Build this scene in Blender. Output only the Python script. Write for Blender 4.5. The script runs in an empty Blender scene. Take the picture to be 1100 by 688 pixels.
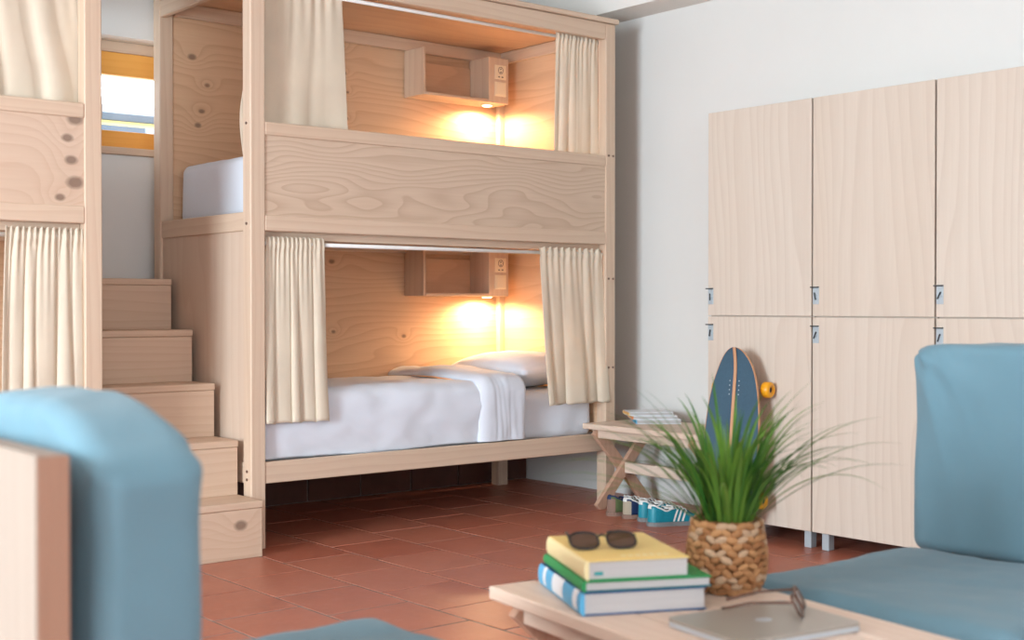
import bpy, bmesh, math, random
from mathutils import Vector, Matrix, noise

random.seed(7)
SC = bpy.context.scene
COL = SC.collection
R = math.radians

# ------------------------------------------------------------------ camera
CAM = Vector((-2.6886, -5.0128, 1.05))
AZ, PITCH, FPX = R(50.5), R(0.65), 1405.0
cd = bpy.data.cameras.new('camera'); cam = bpy.data.objects.new('camera', cd); COL.objects.link(cam)
cam.location = CAM
cam.rotation_euler = (R(90) - PITCH, 0, AZ - R(90))
cd.sensor_width = 36; cd.lens = 36 * FPX / 1100
cd.clip_start = .05; cd.clip_end = 200
cd.dof.use_dof = True; cd.dof.focus_distance = 5.9; cd.dof.aperture_fstop = 3.6
SC.camera = cam

# ------------------------------------------------------------------ sky, daylight, exposure
w = bpy.data.worlds.new('world'); SC.world = w; w.use_nodes = True
bg = w.node_tree.nodes['Background']
bg.inputs[0].default_value = (.80, .90, 1.0, 1); bg.inputs[1].default_value = 3.2

def area(name, loc, rot, sx, sy, power, color):
    l = bpy.data.lights.new(name, 'AREA'); l.shape = 'RECTANGLE'; l.size = sx; l.size_y = sy
    l.energy = power; l.color = color
    o = bpy.data.objects.new(name, l); COL.objects.link(o); o.location = loc; o.rotation_euler = rot
    return o
# daylight in the big left window, plus a fill light added behind the camera
area('daylight_left', (-6.46, -2.8, 1.6), (0, R(-90), 0), 2.0, 1.8, 350, (.76, .905, 1.0))
area('fill_front', (-2.6, -6.96, 1.55), (R(90), 0, 0), 3.4, 1.7, 22, (.80, .92, 1.0))

vs = SC.view_settings
vs.view_transform = 'Standard'; vs.look = 'None'; vs.gamma = 1.0; vs.use_curve_mapping = False
vs.exposure = 0.44

# ------------------------------------------------------------------ materials
def srgb(r, g, b):
    f = lambda c: (c / 12.92 if c <= .04045 else ((c + .055) / 1.055) ** 2.4)
    return (f(r / 255), f(g / 255), f(b / 255), 1)

class NT:
    def __init__(s, name):
        s.m = bpy.data.materials.new(name); s.m.use_nodes = True
        s.t = s.m.node_tree; s.b = s.t.nodes['Principled BSDF']; s.out = s.t.nodes['Material Output']
    def n(s, kind, **k):
        x = s.t.nodes.new(kind)
        for a, v in k.items(): setattr(x, a, v)
        return x
    def l(s, a, b): s.t.links.new(a, b)
    def math(s, op, a, b=None, c=None, clamp=False):
        x = s.n('ShaderNodeMath', operation=op, use_clamp=clamp)
        for i, v in enumerate((a, b, c)):
            if v is None: continue
            if isinstance(v, (int, float)): x.inputs[i].default_value = v
            else: s.l(v, x.inputs[i])
        return x.outputs[0]
    def vmath(s, op, a, b=None):
        x = s.n('ShaderNodeVectorMath', operation=op)
        for i, v in enumerate((a, b)):
            if v is None: continue
            if isinstance(v, (tuple, list, Vector)): x.inputs[i].default_value = v
            else: s.l(v, x.inputs[i])
        return x.outputs['Value'] if op in ('LENGTH', 'DOT_PRODUCT') else x.outputs[0]
    def noise(s, vec, scale, detail=3, rough=.55, dist=0):
        x = s.n('ShaderNodeTexNoise'); x.inputs['Scale'].default_value = scale
        x.inputs['Detail'].default_value = detail; x.inputs['Roughness'].default_value = rough
        x.inputs['Distortion'].default_value = dist
        s.l(vec, x.inputs['Vector']); return x.outputs[0]
    def mix(s, fac, a, b, mode='MIX'):
        x = s.n('ShaderNodeMix', data_type='RGBA', blend_type=mode)
        for sock, v in ((x.inputs[0], fac), (x.inputs[6], a), (x.inputs[7], b)):
            if isinstance(v, (int, float)): sock.default_value = v
            elif isinstance(v, tuple): sock.default_value = v
            else: s.l(v, sock)
        return x.outputs[2]
    def coord(s): return s.n('ShaderNodeTexCoord').outputs['Object']
    def bump(s, h, strength, dist=.01):
        x = s.n('ShaderNodeBump'); x.inputs['Strength'].default_value = strength; x.inputs['Distance'].default_value = dist
        s.l(h, x.inputs['Height']); s.l(x.outputs[0], s.b.inputs['Normal'])
    def set(s, rough=.5, spec=.5, metal=0, **k):
        s.b.inputs['Roughness'].default_value = rough; s.b.inputs['Specular IOR Level'].default_value = spec
        s.b.inputs['Metallic'].default_value = metal

def wood(name, base, line, grain, perp, freq=24, wob=9, amount=.45, rough=.55, knots=(), seed=0.0, warp=2.5, knotcol=(112, 88, 74), stretch=.8, perobj=False):
    """pine boards: growth lines along `grain`, stacked along `perp`; knots = (x, y, z, radius) in the thing's own space"""
    s = NT(name); co = s.coord()
    off = s.vmath('ADD', co, (seed, seed * 1.7, seed * .6))
    if perobj:
        cx = s.n('ShaderNodeCombineXYZ'); rv = s.n('ShaderNodeObjectInfo').outputs['Random']
        for i_ in range(3): s.l(s.math('MULTIPLY', rv, (23., 31., 17.)[i_]), cx.inputs[i_])
        off = s.vmath('ADD', off, cx.outputs[0])
    st = Vector((1, 1, 1)) - Vector(grain) * stretch
    low = s.noise(s.vmath('MULTIPLY', off, tuple(st)), warp, 2, .5)
    ph = s.math('MULTIPLY', s.vmath('DOT_PRODUCT', off, perp), freq)
    ph = s.math('ADD', ph, s.math('MULTIPLY', low, wob))
    kn = None
    wig = s.math('MULTIPLY', s.noise(co, 40, 2), .25)
    for k in knots:
        d = s.vmath('SUBTRACT', co, tuple(k[:3]))
        sc = Vector((1, 1, 1)) - Vector(grain) * .3
        d = s.vmath('LENGTH', s.vmath('MULTIPLY', d, tuple(sc / k[3])))
        d = s.math('ADD', d, wig)
        g = s.math('POWER', 2.718, s.math('MULTIPLY', s.math('MULTIPLY', d, d), -.10))
        ph = s.math('ADD', ph, s.math('MULTIPLY', g, 2.2))
        core = s.n('ShaderNodeMapRange'); core.inputs[1].default_value = 1.3; core.inputs[2].default_value = .75
        s.l(d, core.inputs[0]); kk = core.outputs[0]
        kn = kk if kn is None else s.math('MAXIMUM', kn, kk)
    fr = s.math('FRACT', ph)
    ln = s.math('POWER', fr, 2.4)                               # soft start, sharp late-wood edge
    edge = s.n('ShaderNodeMapRange'); edge.inputs[1].default_value = 1.0; edge.inputs[2].default_value = .93
    s.l(fr, edge.inputs[0])
    ln = s.math('MULTIPLY', ln, edge.outputs[0])
    stf = Vector((70, 70, 70)) - Vector(grain) * 67
    fine = s.noise(s.vmath('MULTIPLY', off, tuple(stf)), 1.6, 4, .6)
    tone = s.noise(s.vmath('MULTIPLY', off, tuple(st)), 1.7, 2)
    dark = tuple(base[i] * .84 for i in range(3)) + (1,)
    c = s.mix(tone, srgb(*base), srgb(*[min(255, b * t) for b, t in zip(base, (.95, .91, .87))]))
    c = s.mix(s.math('MULTIPLY', ln, amount), c, srgb(*line))
    c = s.mix(s.math('MULTIPLY', s.math('SUBTRACT', fine, .35, clamp=True), .55), c, srgb(*line))
    if kn is not None: c = s.mix(s.math('MULTIPLY', kn, .75), c, srgb(*knotcol))
    s.l(c, s.b.inputs['Base Color'])
    s.set(rough, .35); s.bump(fine, .12, .002)
    return s.m

def plain(name, col, rough=.6, spec=.4, metal=0, nscale=0, namt=.12, bump=0, bscale=80):
    s = NT(name); s.set(rough, spec, metal)
    if nscale:
        f = s.noise(s.coord(), nscale, 4)
        s.l(s.mix(f, srgb(*[min(255, c * (1 + namt)) for c in col]), srgb(*[c * (1 - namt) for c in col])), s.b.inputs['Base Color'])
    else: s.b.inputs['Base Color'].default_value = srgb(*col)
    if bump: s.bump(s.noise(s.coord(), bscale, 3), bump, .004)
    return s.m

def fabric(name, col, trans=0, weave=700, rough=.9, var=.06, nscale=4, bump=.15):
    s = NT(name); s.set(rough, .15); co = s.coord()
    f = s.noise(co, nscale, 3)
    c = s.mix(f, srgb(*[min(255, x * (1 + var)) for x in col]), srgb(*[x * (1 - var) for x in col]))
    s.l(c, s.b.inputs['Base Color'])
    s.b.inputs['Sheen Weight'].default_value = .15
    s.bump(s.noise(co, weave, 2), bump, .001)
    if trans:
        t = s.n('ShaderNodeBsdfTranslucent'); s.l(c, t.inputs[0])
        m = s.n('ShaderNodeMixShader'); m.inputs[0].default_value = trans
        s.l(s.b.outputs[0], m.inputs[1]); s.l(t.outputs[0], m.inputs[2]); s.l(m.outputs[0], s.out.inputs[0])
    return s.m

def emit(name, col, strength):
    s = NT(name); s.b.inputs['Base Color'].default_value = srgb(*col)
    s.b.inputs['Emission Color'].default_value = srgb(*col); s.b.inputs['Emission Strength'].default_value = strength
    return s.m

X, Y, Z = (1, 0, 0), (0, 1, 0), (0, 0, 1)
PINE = (222, 201, 180); PLINE = (197, 164, 138)
M = {}
M['pine_x'] = wood('pine along x', PINE, PLINE, X, (0, .5, 1), 26, 5, .42, seed=1.3)
M['pine_y'] = wood('pine along y', PINE, PLINE, Y, (.5, 0, 1), 26, 5, .42, seed=2.1)
M['pine_z'] = wood('pine along z', PINE, PLINE, Z, (1, .6, 0), 30, 4, .40, seed=3.7)
M['ply_back'] = wood('pine plywood back panel', (224, 192, 160), (188, 144, 112), X, Z, 22, 12, .5, seed=5.2,
                     knots=((.17, .9, 2.26, .017), (.22, .9, 2.0, .013), (.25, .9, 2.13, .012), (.2, .9, 1.93, .014), (1.02, .9, 2.42, .016), (1.04, .9, 2.28, .011), (1.06, .9, 2.18, .009), (1.05, .9, 2.04, .012), (.72, .9, .79, .024), (.75, .9, .95, .018), (.97, .9, .91, .011), (.96, .9, 1.28, .014), (1.42, .9, .88, .012), (.3, .9, .9, .02)))
M['ply_end'] = wood('pine plywood end panel', (224, 192, 160), (188, 144, 112), Y, Z, 10, 9, .45, seed=8.4)
M['ply_guard'] = wood('pine plywood guard panel', (218, 197, 176), (182, 152, 128), X, Z, 30, 20, .62, seed=4.6, warp=3.4, stretch=.72)
M['ply_guard2'] = wood('knotty pine guard board', (220, 198, 178), (194, 160, 136), X, Z, 18, 7, .45, seed=6.6,
                       knots=((2.02, .01, 1.70, .017), (2.035, .01, 1.615, .019), (2.05, .01, 1.528, .026), (1.99, .01, 1.468, .015), (2.05, .01, 1.775, .024), (1.93, .01, 1.40, .015), (1.55, .01, 1.6, .02)))
M['ply_side'] = wood('pine plywood side panel', (220, 200, 182), (200, 170, 146), Z, Y, 9, 6, .4, seed=9.9)
M['ply_top'] = wood('pine plywood roof panel', (222, 190, 160), (192, 150, 120), X, Y, 10, 9, .4, seed=11.0)
M['stair'] = wood('pine stair boards', (218, 194, 172), (192, 156, 130), X, (0, .6, 1), 24, 6, .42, seed=2.9, knots=((.205, 0, .14, .022), (.42, .43, .70, .011)))
M['locker'] = wood('pale birch laminate', (216, 206, 194), (192, 174, 158), Z, Y, 20, 12, .42, .42, seed=14.2, warp=2.2, stretch=.86, perobj=True)
M['locker_body'] = plain('pale laminate body', (212, 196, 182), .5)
M['bench'] = wood('pale pine bench wood', (230, 212, 196), (202, 174, 152), Y, (1, 0, .4), 28, 5, .35, seed=17.0)
M['bench_leg'] = wood('pine bench leg wood', (214, 176, 152), (180, 136, 112), Z, (1, .3, 0), 28, 5, .35, seed=19.0)
M['board'] = wood('pale chair back board', (156, 146, 135), (132, 118, 106), Z, Y, 20, 8, .3, seed=21.0)
M['ply_edge'] = wood('brown layered plywood edge', (176, 140, 118), (120, 86, 68), Z, X, 130, 1, .8, seed=22.0)
M['curtain'] = fabric('cream curtain cotton', (240, 228, 208), .28, 500)
M['sheet'] = fabric('white bed linen', (224, 230, 240), .0, 900, .85, .015, 3, .06)
M['blue'] = fabric('grey blue upholstery', (102, 134, 146), 0, 900, .85, .04, 5, .2)
M['wall'] = plain('white painted plaster', (226, 225, 221), .9, .2, 0, 3, .012, .05, 60)
M['ceiling'] = plain('white ceiling paint', (240, 236, 230), .9, .2)
M['grout'] = plain('grey cement grout', (104, 96, 92), .9, .2, 0, 18, .75, .4, 120)
M['chrome'] = plain('brushed aluminium', (184, 196, 202), .35, .5, .25)
M['white'] = plain('white lacquered metal', (238, 236, 232), .4)
M['plate'] = plain('ivory plastic plate', (240, 224, 196), .4)
M['dark'] = plain('dark plastic', (34, 32, 32), .35)
M['darkslot'] = plain('dark slot', (48, 52, 56), .5)
M['bolt'] = plain('brown steel bolt head', (120, 96, 84), .4, .5, .5)
M['sash'] = wood('varnished orange window wood', (244, 182, 96), (226, 154, 66), X, Z, 30, 4, .35, .35, seed=31.0)

def terracotta():
    s = NT('terracotta tile'); co = s.coord(); oi = s.n('ShaderNodeObjectInfo').outputs['Random']
    v = s.n('ShaderNodeCombineXYZ'); s.l(s.math('MULTIPLY', oi, 40.), v.inputs[0]); s.l(s.math('MULTIPLY', oi, 17.), v.inputs[1])
    p = s.vmath('ADD', co, v.outputs[0])
    a = s.noise(p, 5, 4, .6); b = s.noise(p, 22, 3)
    c = s.mix(a, srgb(186, 112, 88), srgb(150, 80, 60))
    c = s.mix(s.math('MULTIPLY', oi, .45), c, srgb(188, 120, 96))
    c = s.mix(s.math('MULTIPLY', s.math('SUBTRACT', b, .5, clamp=True), .9), c, srgb(208, 156, 134))
    s.l(c, s.b.inputs['Base Color'])
    r = s.n('ShaderNodeMapRange'); r.inputs[3].default_value = .28; r.inputs[4].default_value = .48
    s.l(b, r.inputs[0]); s.l(r.outputs[0], s.b.inputs['Roughness'])
    s.b.inputs['Specular IOR Level'].default_value = .5
    s.bump(a, .25, .004)
    return s.m
M['tile'] = terracotta()
M['skirt_shaded'] = plain('brown glazed skirting tile with under-bed shade', (92, 56, 44), .4, .4, 0, 12, .2)  # brown taken darker so the colour carries the under-bed shade

# ------------------------------------------------------------------ mesh helpers
class MB:
    def __init__(s): s.v = []; s.f = []
    def add(s, vs, fs):
        o = len(s.v); s.v += [tuple(x) for x in vs]; s.f += [tuple(i + o for i in q) for q in fs]; return s
    def box(s, x0, x1, y0, y1, z0, z1, bev=.0025):
        a = Vector((x0, y0, z0)); b = Vector((x1, y1, z1))
        bm = bmesh.new(); bmesh.ops.create_cube(bm, size=1)
        d = b - a; c = (a + b) / 2
        for v in bm.verts: v.co = Vector((v.co.x * d.x, v.co.y * d.y, v.co.z * d.z)) + c
        bev = min(bev, min(d) * .3)
        if bev > 0: bmesh.ops.bevel(bm, geom=list(bm.edges), offset=bev, segments=1, affect='EDGES')
        return s.bm(bm)
    def bm(s, bm, mat=None):
        bm.verts.ensure_lookup_table(); bm.verts.index_update()
        s.add([(mat @ v.co if mat else v.co) for v in bm.verts], [[v.index for v in f.verts] for f in bm.faces]); bm.free(); return s
    def bar(s, p, q, side, wd, th, bev=.002):
        p, q = Vector(p), Vector(q); d = (q - p); L = d.length; d.normalize()
        n = Vector(side); n = (n - d * n.dot(d)).normalized(); t = d.cross(n)
        m = Matrix((( d.x, n.x, t.x, 0), (d.y, n.y, t.y, 0), (d.z, n.z, t.z, 0), (0, 0, 0, 1))); m.translation = (p + q) / 2
        b = MB().box(-L/2, L/2, -wd/2, wd/2, -th/2, th/2, bev)
        return s.add([m @ Vector(v) for v in b.v], b.f)
    def tube(s, pts, r, n=8, closed=False, cap=True):
        pts = [Vector(p) for p in pts]; N = len(pts); vs = []; fs = []
        up = Vector((0, 0, 1))
        prev = None
        for i, p in enumerate(pts):
            a = pts[(i - 1) % N] if (closed or i) else p; b = pts[(i + 1) % N] if (closed or i < N - 1) else p
            d = (b - a).normalized()
            if prev is None:
                u = d.cross(up if abs(d.z) < .9 else Vector((1, 0, 0))).normalized()
            else: u = (prev - d * prev.dot(d)).normalized()
            prev = u; t = d.cross(u)
            rr = r[i] if isinstance(r, (list, tuple)) else r
            vs += [p + (u * math.cos(6.28319 * k / n) + t * math.sin(6.28319 * k / n)) * rr for k in range(n)]
        for i in range(N if closed else N - 1):
            j = (i + 1) % N
            for k in range(n): fs.append((i*n + k, i*n + (k+1) % n, j*n + (k+1) % n, j*n + k))
        if cap and not closed: fs.append(tuple(range(n))[::-1]); fs.append(tuple((N-1)*n + k for k in range(n)))
        return s.add(vs, fs)
    def lathe(s, prof, c=(0, 0, 0), n=24, cap=True):
        vs = []; fs = []; c = Vector(c)
        for r, z in prof: vs += [c + Vector((r * math.cos(6.28319*k/n), r * math.sin(6.28319*k/n), z)) for k in range(n)]
        for i in range(len(prof) - 1):
            for k in range(n): fs.append((i*n+k, i*n+(k+1) % n, (i+1)*n+(k+1) % n, (i+1)*n+k))
        if cap: fs.append(tuple(range(n))[::-1]); fs.append(tuple((len(prof)-1)*n+k for k in range(n)))
        return s.add(vs, fs)
    def prism(s, outline, z0, z1):
        n = len(outline); vs = [(x, y, z0) for x, y in outline] + [(x, y, z1) for x, y in outline]
        fs = [tuple(range(n))[::-1], tuple(range(n, 2*n))] + [(i, (i+1) % n, n + (i+1) % n, n + i) for i in range(n)]
        return s.add(vs, fs)
    def grid(s, fn, nu, nv):
        vs = [fn(i / nu, j / nv) for j in range(nv + 1) for i in range(nu + 1)]
        fs = [(j*(nu+1)+i, j*(nu+1)+i+1, (j+1)*(nu+1)+i+1, (j+1)*(nu+1)+i) for j in range(nv) for i in range(nu)]
        return s.add(vs, fs)
    def xf(s, m): s.v = [tuple(m @ Vector(v)) for v in s.v]; return s
    def mesh(s, name, mat, smooth=False):
        me = bpy.data.meshes.new(name); me.from_pydata(s.v, [], s.f); me.update()
        bm = bmesh.new(); bm.from_mesh(me); bmesh.ops.recalc_face_normals(bm, faces=bm.faces); bm.to_mesh(me); bm.free()
        if smooth:
            for p in me.polygons: p.use_smooth = True
        me.materials.append(M[mat] if isinstance(mat, str) else mat)
        return me

def obj(name, mb, mat, parent=None, smooth=False, world=True):
    """mb in world coordinates; made local to its parent thing (whose root may be turned)"""
    o = bpy.data.objects.new(name, None if mb is None else (mb.mesh(name, mat, smooth) if isinstance(mb, MB) else mb))
    COL.objects.link(o)
    if parent: o.parent = parent
    return o
def tag(o, label, cat, group=None):
    o['label'] = label; o['category'] = cat
    if group: o['group'] = group
    return o
def struct(o, label=None, cat=None):
    o['kind'] = 'structure'
    if label: o['label'] = label; o['category'] = cat
    return o
def thing(name, label, cat, loc=(0, 0, 0), rz=0, group=None):
    o = bpy.data.objects.new(name, None); COL.objects.link(o); o.location = loc; o.rotation_euler = (0, 0, rz); o.empty_display_size = .1
    return tag(o, label, cat, group)
def bx(*a): return MB().box(*a)

def axis(h, r, ns, ni):
    a = [-h + r - r * math.cos(math.pi/2 * i / ns) if False else -h + r * (1 - math.cos(math.pi/2 * (i / ns))) * 1.0 for i in range(ns)]
    a = [-h + r * i / ns for i in range(ns)] + [-h + r + (2*h - 2*r) * i / ni for i in range(ni + 1)]
    return a + [h - r + r * (i + 1) / ns for i in range(ns)]
def rbox(c, size, r, ns=4, ni=(8, 8, 8), disp=None):
    c = Vector(c); h = Vector(size) / 2
    ax = [axis(h[i], r, ns, ni[i]) for i in range(3)]
    n = [len(a) for a in ax]; idx = {}; vs = []; fs = []
    def V(i, j, k):
        key = (i, j, k)
        if key not in idx:
            q = Vector((ax[0][i], ax[1][j], ax[2][k])); inn = h - Vector((r, r, r))
            cl = Vector([max(-inn[t], min(inn[t], q[t])) for t in range(3)]); d = q - cl
            if d.length > 1e-9:
                m = max(abs(d.x), abs(d.y), abs(d.z))
                q = cl + d.normalized() * m if True else q
            nn = d.normalized() if d.length > 1e-9 else Vector((0, 0, 1))
            if disp: q = disp(q, nn, h)
            idx[key] = len(vs); vs.append(q + c)
        return idx[key]
    for A in range(3):
        B, Cc = (A + 1) % 3, (A + 2) % 3
        for side in (0, n[A] - 1):
            for i in range(n[B] - 1):
                for j in range(n[Cc] - 1):
                    def T(p, q):
                        t = [0, 0, 0]; t[A] = side; t[B] = p; t[Cc] = q; return V(*t)
                    fs.append((T(i, j), T(i+1, j), T(i+1, j+1), T(i, j+1)))
    return MB().add(vs, fs)
def nz(p, s, seed=0): return noise.noise(Vector(p) * s + Vector((seed * 3.1, seed * 1.7, seed * .9)))

# ------------------------------------------------------------------ the room
XW, YB, XL, YF, ZC = 2.42, 1.06, -6.5, -7.0, 2.86
fl = struct(obj('floor', bx(XL, XW, YF, YB, -.12, -.0016, 0), 'grout'), 'terracotta tiled floor', 'floor')
# tiles in running bond: rows run along y
TW, TL = .335, .355
tile_me = MB().box(-TW/2 + .005, TW/2 - .005, -TL/2 + .005, TL/2 - .005, -.012, 0, .001).mesh('tile', 'tile')
Fv = Vector((math.cos(AZ), math.sin(AZ), 0)); Rv = Vector((math.sin(AZ), -math.cos(AZ), 0))
def pix(p):
    d = Vector(p) - CAM; z = d.dot(Fv)
    return (550 + FPX * d.dot(Rv) / z, 328 - FPX * d.z / z) if z > .2 else (-1e4, 1e4)
rest = MB(); ntile = 0
for i in range(-20, 8):
    x = -.03 + TW * (i + .5)
    for j in range(-22, 5):
        y = -.324 + TL * j + (TL / 2 if i % 2 else 0) + TL / 2
        xa, xb, ya, yb = max(x - TW/2, XL), min(x + TW/2, XW), max(y - TL/2, YF), min(y + TL/2, YB)
        if xb - xa < .03 or yb - ya < .03: continue
        px, py = pix((x, y, 0))
        whole = xb - xa > TW - .01 and yb - ya > TL - .01
        if -60 < px < 1150 and 430 < py < 760:
            if whole: t = obj('tile', tile_me, None, fl); t.location = (x, y, random.uniform(-.0008, .0008)); t.rotation_euler = (random.gauss(0, .0012), random.gauss(0, .0012), 0)
            else: t = obj('tile', MB().box(xa + .004, xb - .004, ya + .004, yb - .004, -.014, 0, .003), 'tile', fl)
            ntile += 1
        else: rest.box(xa + .004, xb - .004, ya + .004, yb - .004, -.014, 0, .003)
r = obj('tile_field', rest, 'tile', fl); r['kind'] = 'stuff'

struct(obj('wall_right', bx(XW, XW + .12, YF, YB + .12, -.12, ZC, 0), 'wall'), 'white plaster wall behind the lockers', 'wall')
# wall behind the bunks with a window opening in the gap between them
WX0, WX1, WZ0, WZ1 = -.62, .72, 1.81, 2.346
b = MB().box(XL, WX0, YB, YB + .22, -.12, ZC, 0).box(WX1, XW, YB, YB + .22, -.12, ZC, 0).box(WX0, WX1, YB, YB + .22, -.12, WZ0 - .036, 0).box(WX0, WX1, YB, YB + .22, WZ1, ZC, 0)
struct(obj('wall_back', b, 'wall'), 'white wall with a small window behind the bunk beds', 'wall')
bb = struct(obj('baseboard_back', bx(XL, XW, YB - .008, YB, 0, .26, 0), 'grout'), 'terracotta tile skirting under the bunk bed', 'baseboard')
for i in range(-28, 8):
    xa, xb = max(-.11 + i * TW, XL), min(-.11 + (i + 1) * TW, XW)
    if xb - xa > .05 and xb > -2.9: obj('tile', MB().box(xa + .004, xb - .004, YB - .018, YB - .006, .004, .25, .003), 'skirt_shaded', bb)
# left wall with the big window the daylight comes from, and the wall behind the camera
def holed(ax, c0, c1, a0, a1, z0, z1, A0, A1):
    m = MB()
    for (p, q, u, v) in ((A0, a0, -.12, ZC), (a1, A1, -.12, ZC), (a0, a1, -.12, z0), (a0, a1, z1, ZC)):
        if ax == 0: m.box(c0, c1, p, q, u, v, 0)
        else: m.box(p, q, c0, c1, u, v, 0)
    return m
struct(obj('wall_left', holed(0, XL - .12, XL, -3.75, -1.85, .58, 2.62, YF, YB + .12), 'wall'), 'white wall with a wide window', 'wall')
struct(obj('wall_front', holed(1, YF - .12, YF, -4.4, -.8, .65, 2.45, XL, XW), 'wall'), 'white wall behind the camera, opening added for fill light', 'wall')  # unseen opening, added only to hold the fill light
struct(obj('ceiling', bx(XL, XW, YF, YB, ZC, ZC + .1, 0), 'ceiling'), 'white ceiling', 'ceiling')
struct(obj('trim_1', bx(2.19, XW, YF, YB, 2.625, ZC, 0), 'ceiling'), 'white ceiling soffit along the locker wall', 'trim')

# window between the bunks
wn = struct(obj('window_1', None, None), 'small varnished wooden window between the bunk beds', 'window'); wn.location = (WX0, YB, WZ0)
def wpart(name, mb, mat, par=wn, sm=False):
    o = obj(name, mb.xf(Matrix.Translation((-WX0, -YB, -WZ0))) if par in (wn,) else mb, mat, par, sm); return o
WY = YB + .13
m = MB().box(WX0, WX1, WY, WY + .06, 2.293, WZ1, .003).box(WX0, WX0 + .05, WY, WY + .06, WZ0, 2.293, .003).box(WX1 - .05, WX1, WY, WY + .06, WZ0, 2.293, .003)
wpart('window_frame', m, 'pine_x')
zt, zb = 2.18, 1.907
m = MB().box(WX0 + .05, WX1 - .05, WY, WY + .05, zt, 2.292, .003).box(WX0 + .05, WX1 - .05, WY, WY + .05, WZ0 + .005, zb, .003)
m.box(WX0 + .05, WX0 + .13, WY, WY + .05, zb, zt, .003).box(WX1 - .13, WX1 - .05, WY, WY + .05, zb, zt, .003)
wpart('window_sash', m, 'sash')
s = NT('window glass'); tr = s.n('ShaderNodeBsdfTransparent'); gl = s.n('ShaderNodeBsdfGlossy'); gl.inputs['Roughness'].default_value = .02
mx = s.n('ShaderNodeMixShader'); mx.inputs[0].default_value = .06; s.l(tr.outputs[0], mx.inputs[1]); s.l(gl.outputs[0], mx.inputs[2]); s.l(mx.outputs[0], s.out.inputs[0]); M['glass'] = s.m
wpart('pane', bx(WX0 + .13, WX1 - .13, WY + .02, WY + .026, zb, zt, 0), 'glass')
wpart('window_sill', bx(WX0 - .03, WX1 + .03, YB - .02, WY + .04, WZ0 - .036, WZ0, .004), 'pine_x')
for (nm, loc, ax) in (('window_2', (XL - .06, -2.8, .58), 0), ('window_fill', (-2.6, YF - .06, .65), 1)):  # the one behind the camera only frames the added fill light
    q = struct(obj(nm, None, None)); q.location = loc
    hw = .95 if ax == 0 else 1.8
    for k in (-1, 0, 1):
        a = k * (hw - .03)
        obj('window_frame', bx(-.03, .03, a - .03, a + .03, 0, 2.0) if ax == 0 else bx(a - .03, a + .03, -.03, .03, 0, 1.8), 'white', q)
    for zz in (0, 1.94 if ax == 0 else 1.74): obj('window_frame', bx(-.03, .03, -hw, hw, zz, zz + .06) if ax == 0 else bx(-hw, hw, -.03, .03, zz, zz + .06), 'white', q)

# outside the small window: pale neighbouring house and a balcony rail
M['pale'] = plain('pale house render', (176, 182, 188), .9); M['slate'] = plain('grey shutter', (98, 108, 118), .7); M['yellow'] = plain('yellow painted rail', (214, 190, 110), .6)
t = thing('house', 'pale house seen through the small window', 'house', (2.2, 8.0, 0))
obj('wall', bx(-3.5, 2.5, 0, .3, 0, 3.0, 0), 'pale', t)
obj('roof', MB().add([(-3.7, -.2, 3.0), (2.7, -.2, 3.0), (2.7, .5, 3.0), (-3.7, .5, 3.0), (-3.7, 1.5, 3.35), (2.7, 1.5, 3.35)], [(0, 1, 5, 4), (0, 4, 3), (1, 2, 5), (0, 3, 2, 1), (3, 4, 5, 2)]), 'pale', t)
for xx in (.3, 1.6): obj('shutter', bx(xx, xx + .55, -.05, 0, 1.9, 3.0, .01), 'slate', t)
t = thing('balcony_rail', 'grey rail with a yellow edge outside the small window', 'railing', (.3, 2.6, 0))
obj('handrail', bx(-1.6, 1.6, -.04, .04, 2.155, 2.205, .006), 'slate', t); obj('edge_strip', bx(-1.6, 1.6, -.05, .05, 2.14, 2.154, .003), 'yellow', t)
for k in range(5): obj('post', bx(-1.5 + .75 * k - .02, -1.5 + .75 * k + .02, -.02, .02, 0, 2.138, .003), 'slate', t)

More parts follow.
